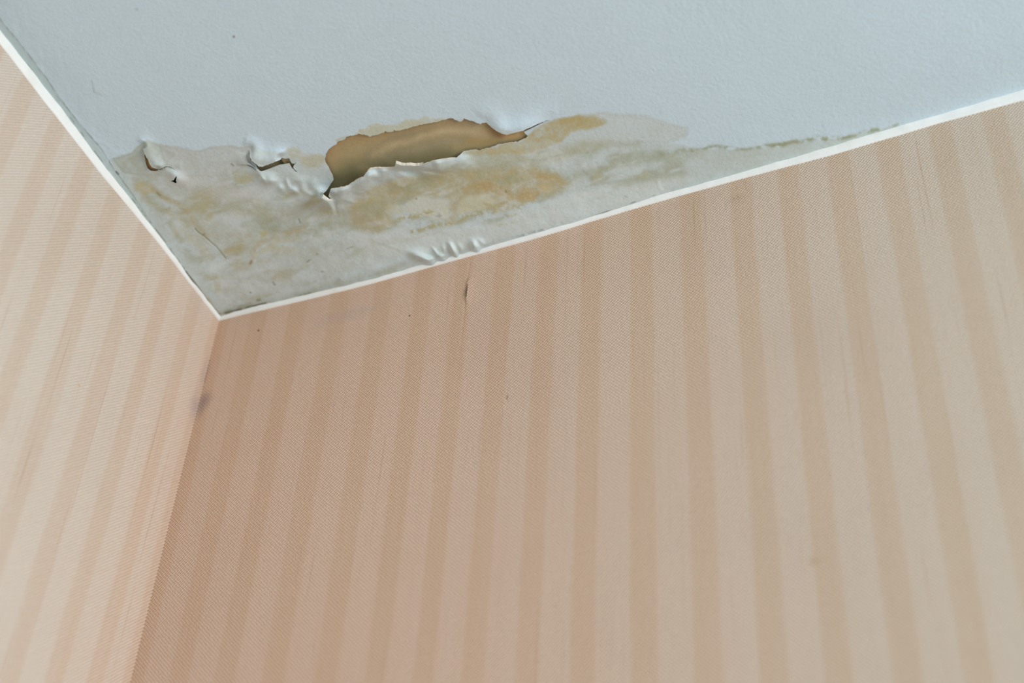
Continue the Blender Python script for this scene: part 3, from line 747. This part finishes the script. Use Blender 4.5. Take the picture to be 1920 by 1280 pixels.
# torn thickness of the paint and liner around every hole
k = NT('torn_paper_edge')
geo = k.n('ShaderNodeNewGeometry')
k.l(k.mix(k.noise(geo.outputs['Position'], 150, 2), (0.92, 0.90, 0.84, 1), (0.66, 0.60, 0.48, 1)), k.b.inputs['Base Color'])
k.b.inputs['Roughness'].default_value = 0.9
m_rim = k.m
be = border_edges(kf)
thick_spots = [([(692, 315), (738, 314)], 1.4), ([(742, 306), (765, 310), (790, 310)], 3.2), ([(640, 348), (660, 338), (683, 333)], 1.4),
               ([(605, 363), (612, 372), (625, 377)], 2.4), ([(790, 310), (850, 297)], .8), ([(622, 355), (650, 350)], 1.0)]
labs = ['torn paint edge around the big brown hole', 'torn edge around the dark tear under the white flap', 'torn edge of the pinhole tear at the left', 'torn edge at the left paint flap', 'torn edge beside the dark tear']
for hi in range(5):
    e = be[(which[be[:, 0]] == hi) & (which[be[:, 1]] == hi)]
    if not len(e): continue
    u = np.unique(e); inv = np.searchsorted(u, e)
    th = np.full(len(u), 0.35)
    for p_, t_ in thick_spots:
        d = seg_dist(U[u], V[u], p_)[0]; th = np.maximum(th, t_ * np.exp(-(d / 5) ** 4))
    A = VERT[u]; B = A.copy(); B[:, 2] += th * mm; B[:, 0] -= .0 * mm
    n = len(u)
    o = mesh_from('torn_edge', np.vstack([A, B]), np.c_[inv[:, 0], inv[:, 1], inv[:, 1] + n, inv[:, 0] + n], m_rim, ceiling)
    o['label'] = labs[hi]

# exposed board above the paint
def board(name, px_lo, px_hi, up, colour_fn, lab, step=0.0012):
    corners = ceil_xy([px_lo, (px_hi[0], px_lo[1]), px_hi, (px_lo[0], px_hi[1])])
    x0, y0 = corners.min(0); x1, y1 = corners.max(0)
    x0 = max(x0, .004); y1 = min(y1, -.004)
    bx = np.arange(x0, x1, step); by = np.arange(y0, y1, step)
    A, B = [q.ravel() for q in np.meshgrid(bx, by, indexing='ij')]
    uu, vv = to_px(np.c_[A, B, np.full(len(A), ZC)])
    hz, cc = colour_fn(uu, vv)
    o = mesh_from(name, np.c_[A, B, ZC + up + hz], grid_faces(len(bx), len(by))[:, ::-1], m_board, ceiling, cc)
    o['label'] = lab
    return o
k = NT('damp_brown_board')
at = k.n('ShaderNodeVertexColor', layer_name='stain_shade'); geo = k.n('ShaderNodeNewGeometry')
n1 = k.noise(geo.outputs['Position'], 900, 3, .7)
k.l(k.mix(k.math('MULTIPLY', k.smooth(n1, .4, .75), .35), at.outputs['Color'], (0.72, 0.70, 0.66, 1), 'MULTIPLY'), k.b.inputs['Base Color'])
k.b.inputs['Roughness'].default_value = 0.85
bp = k.n('ShaderNodeBump'); bp.inputs['Strength'].default_value = .5; bp.inputs['Distance'].default_value = .0003
k.l(n1, bp.inputs['Height']); k.l(bp.outputs[0], k.b.inputs['Normal'])
m_board = k.m
def brown(uu, vv):
    n = fbm(uu, vv, 60, 201, 4, .6); n2 = fbm(uu, vv, 14, 211, 3, .6)
    base = np.tile(paint((160, 143, 110)), (len(uu), 1))
    def mixc(m, c, a):
        nonlocal base
        w = np.clip(m * a, 0, 1)[:, None]; base = base * (1 - w) + paint(c) * w
    # upper edge oranger, middle greyer with pale arcs
    d, t, _, _ = seg_dist(uu, vv, c1((200, 470), (320, 340), (480, 300), (700, 280), (1000, 210), (1200, 190)))
    mixc(np.exp(-(d / 22) ** 2) * (.8 + .4 * n), (168, 138, 102), .8)
    d, t, _, _ = seg_dist(uu + 6 * n, vv + 6 * n, c1((560, 470), (700, 380), (900, 320), (1100, 290), (1300, 280)))
    mixc(np.exp(-(d / 6) ** 2), (180, 162, 134), .7)
    mixc(np.exp(-((d - 14) / 6) ** 2), (148, 134, 110), .6)
    d, t, _, _ = seg_dist(uu + 8 * n, vv + 4 * n, c1((640, 480), (900, 420), (1150, 370)))
    mixc(np.exp(-(d / 9) ** 2), (158, 144, 120), .7)
    d, t, _, _ = seg_dist(uu + 8 * n, vv + 6 * n, c1((330, 560), (500, 520), (620, 500), (900, 470), (1120, 430)))
    mixc(np.exp(-(d / 16) ** 2) * (.7 + .5 * n), (128, 118, 88), .85)  # shading towards the lower edge, painted into the board
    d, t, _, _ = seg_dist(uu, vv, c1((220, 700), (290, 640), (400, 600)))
    mixc(np.exp(-(d / 16) ** 2), (104, 98, 70), .85)  # shade of the deeper lower-left recess, painted as colour
    d, t, _, _ = seg_dist(uu + 3 * n2, vv, c1((1350, 290), (1420, 300)))
    mixc(np.exp(-(d / 12) ** 2), (184, 162, 130), .8)
    d, t, _, _ = seg_dist(uu, vv, c1((1430, 230), (1500, 310), (1600, 300)))
    mixc(np.exp(-(d / 8) ** 2), (140, 104, 70), .85)  # shadow under the right flap, painted on the board
    d, t, _, _ = seg_dist(uu, vv, c1((1280, 350), (1400, 370), (1480, 350)))
    mixc(np.exp(-(d / 6) ** 2), (166, 140, 92), .6)
    d, t, _, _ = seg_dist(uu, vv, c1((1560, 325), (1690, 300)))
    mixc(np.exp(-(d / 7) ** 2), (186, 156, 116), .8)
    base *= (1 + .09 * n + .06 * n2)[:, None] * np.array([.87, .89, .80])
    return 0.4 * mm * n, np.clip(base, .02, .9)
def dark_brown(c):
    def fn(uu, vv):
        n = fbm(uu, vv, 12, 221, 3)
        return 0.3 * mm * n, np.tile(paint(c), (len(uu), 1)) * (1 + .12 * n)[:, None]
    return fn
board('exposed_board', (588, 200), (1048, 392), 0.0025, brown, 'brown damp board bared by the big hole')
board('exposed_board', (452, 262), (574, 336), 0.005, dark_brown((142, 130, 98)), 'dark olive board behind the small tear', .0025)
board('exposed_board', (310, 322), (346, 352), 0.005, dark_brown((96, 88, 70)), 'dark board behind the pinhole tear', .003)
board('exposed_board', (262, 264), (309, 336), 0.002, dark_brown((172, 138, 96)), 'orange brown board behind the left flap', .0025)
k = NT('ceiling_joist_board'); k.b.inputs['Base Color'].default_value = (0.10, 0.08, 0.06, 1); k.b.inputs['Roughness'].default_value = 1
sl = slab('ceiling_slab', (-0.03, -2.0, ZC + 0.012), (2.4, 0.03, ZC + 0.06), k.m, ceiling)

# ------------------------------------------------------------------ caulk bead between wallpaper and ceiling
k = NT('white_trim_paint')
geo = k.n('ShaderNodeNewGeometry'); n1 = k.noise(geo.outputs['Position'], 70, 3); n2 = k.noise(geo.outputs['Position'], 500, 2)
k.l(k.mix(k.smooth(n1, .5, .8), (0.90, 0.94, 0.93, 1), (0.85, 0.88, 0.84, 1)), k.b.inputs['Base Color'])
k.b.inputs['Roughness'].default_value = 0.45
bp = k.n('ShaderNodeBump'); bp.inputs['Strength'].default_value = .4; bp.inputs['Distance'].default_value = .0006
k.l(k.math('ADD', n1, k.math('MULTIPLY', n2, .3)), bp.inputs['Height']); k.l(bp.outputs[0], k.b.inputs['Normal'])
m_trim = k.m
def bead(name, axis, low_px, sag, lift):
    """low_px: where the bead meets the wallpaper; its upper edge follows the ceiling sheet"""
    pl = on_plane(low_px, axis, 0.0)
    s = 1 - axis                                   # running coordinate
    sg = 1 if s == 0 else -1
    L0 = sg * pl[:, s]; o0 = np.argsort(L0)
    run = np.r_[np.arange(-0.002, .7, .0015), np.arange(.7, 2.4 if s == 0 else 2.0, .1)]
    low = np.interp(run, L0[o0], pl[o0, 2])
    top = ZC - sag(sg * run)
    z_ = np.zeros(len(run))
    low = low + .00035 * fbm(run, z_, .02, 301 + axis, 3); out = np.full(len(run), OUT) + .0005 * fbm(run, z_, .012, 311 + axis, 3)
    wf = sstep(.8, 1.4, run) if s == 0 else sstep(.5, 1.2, run)
    top = top * (1 - wf) + ZC * wf; low = low * (1 - wf) + (ZC - .007) * wf; low = np.minimum(low, top - .002)
    prof = [(0.0, 1.0), (0.06, 1.0), (.25, .93), (.48, .74), (.70, .48), (.88, .24), (1.0, .06), (1.08, -.25)]
    V_ = []
    for a, b in prof:
        p3 = np.zeros((len(run), 3)); p3[:, s] = sg * run
        off = out * a
        p3[:, axis] = -off if axis == 1 else off
        if a == 0: p3[:, axis] = .002 if axis == 1 else -.002
        p3[:, 2] = top - (top - low) * b; V_.append(p3)
    Vv = np.stack(V_, 1).reshape(-1, 3)
    f = grid_faces(len(run), len(prof))
    if axis == 0: f = f[:, ::-1]
    o = mesh_from(name, Vv, f[:, ::-1], m_trim)
    o['kind'] = 'structure'
    return o
bead('trim_1', 1, LOW1, sag1, 0)
bead('trim_2', 0, LOW2, sag2, 0)
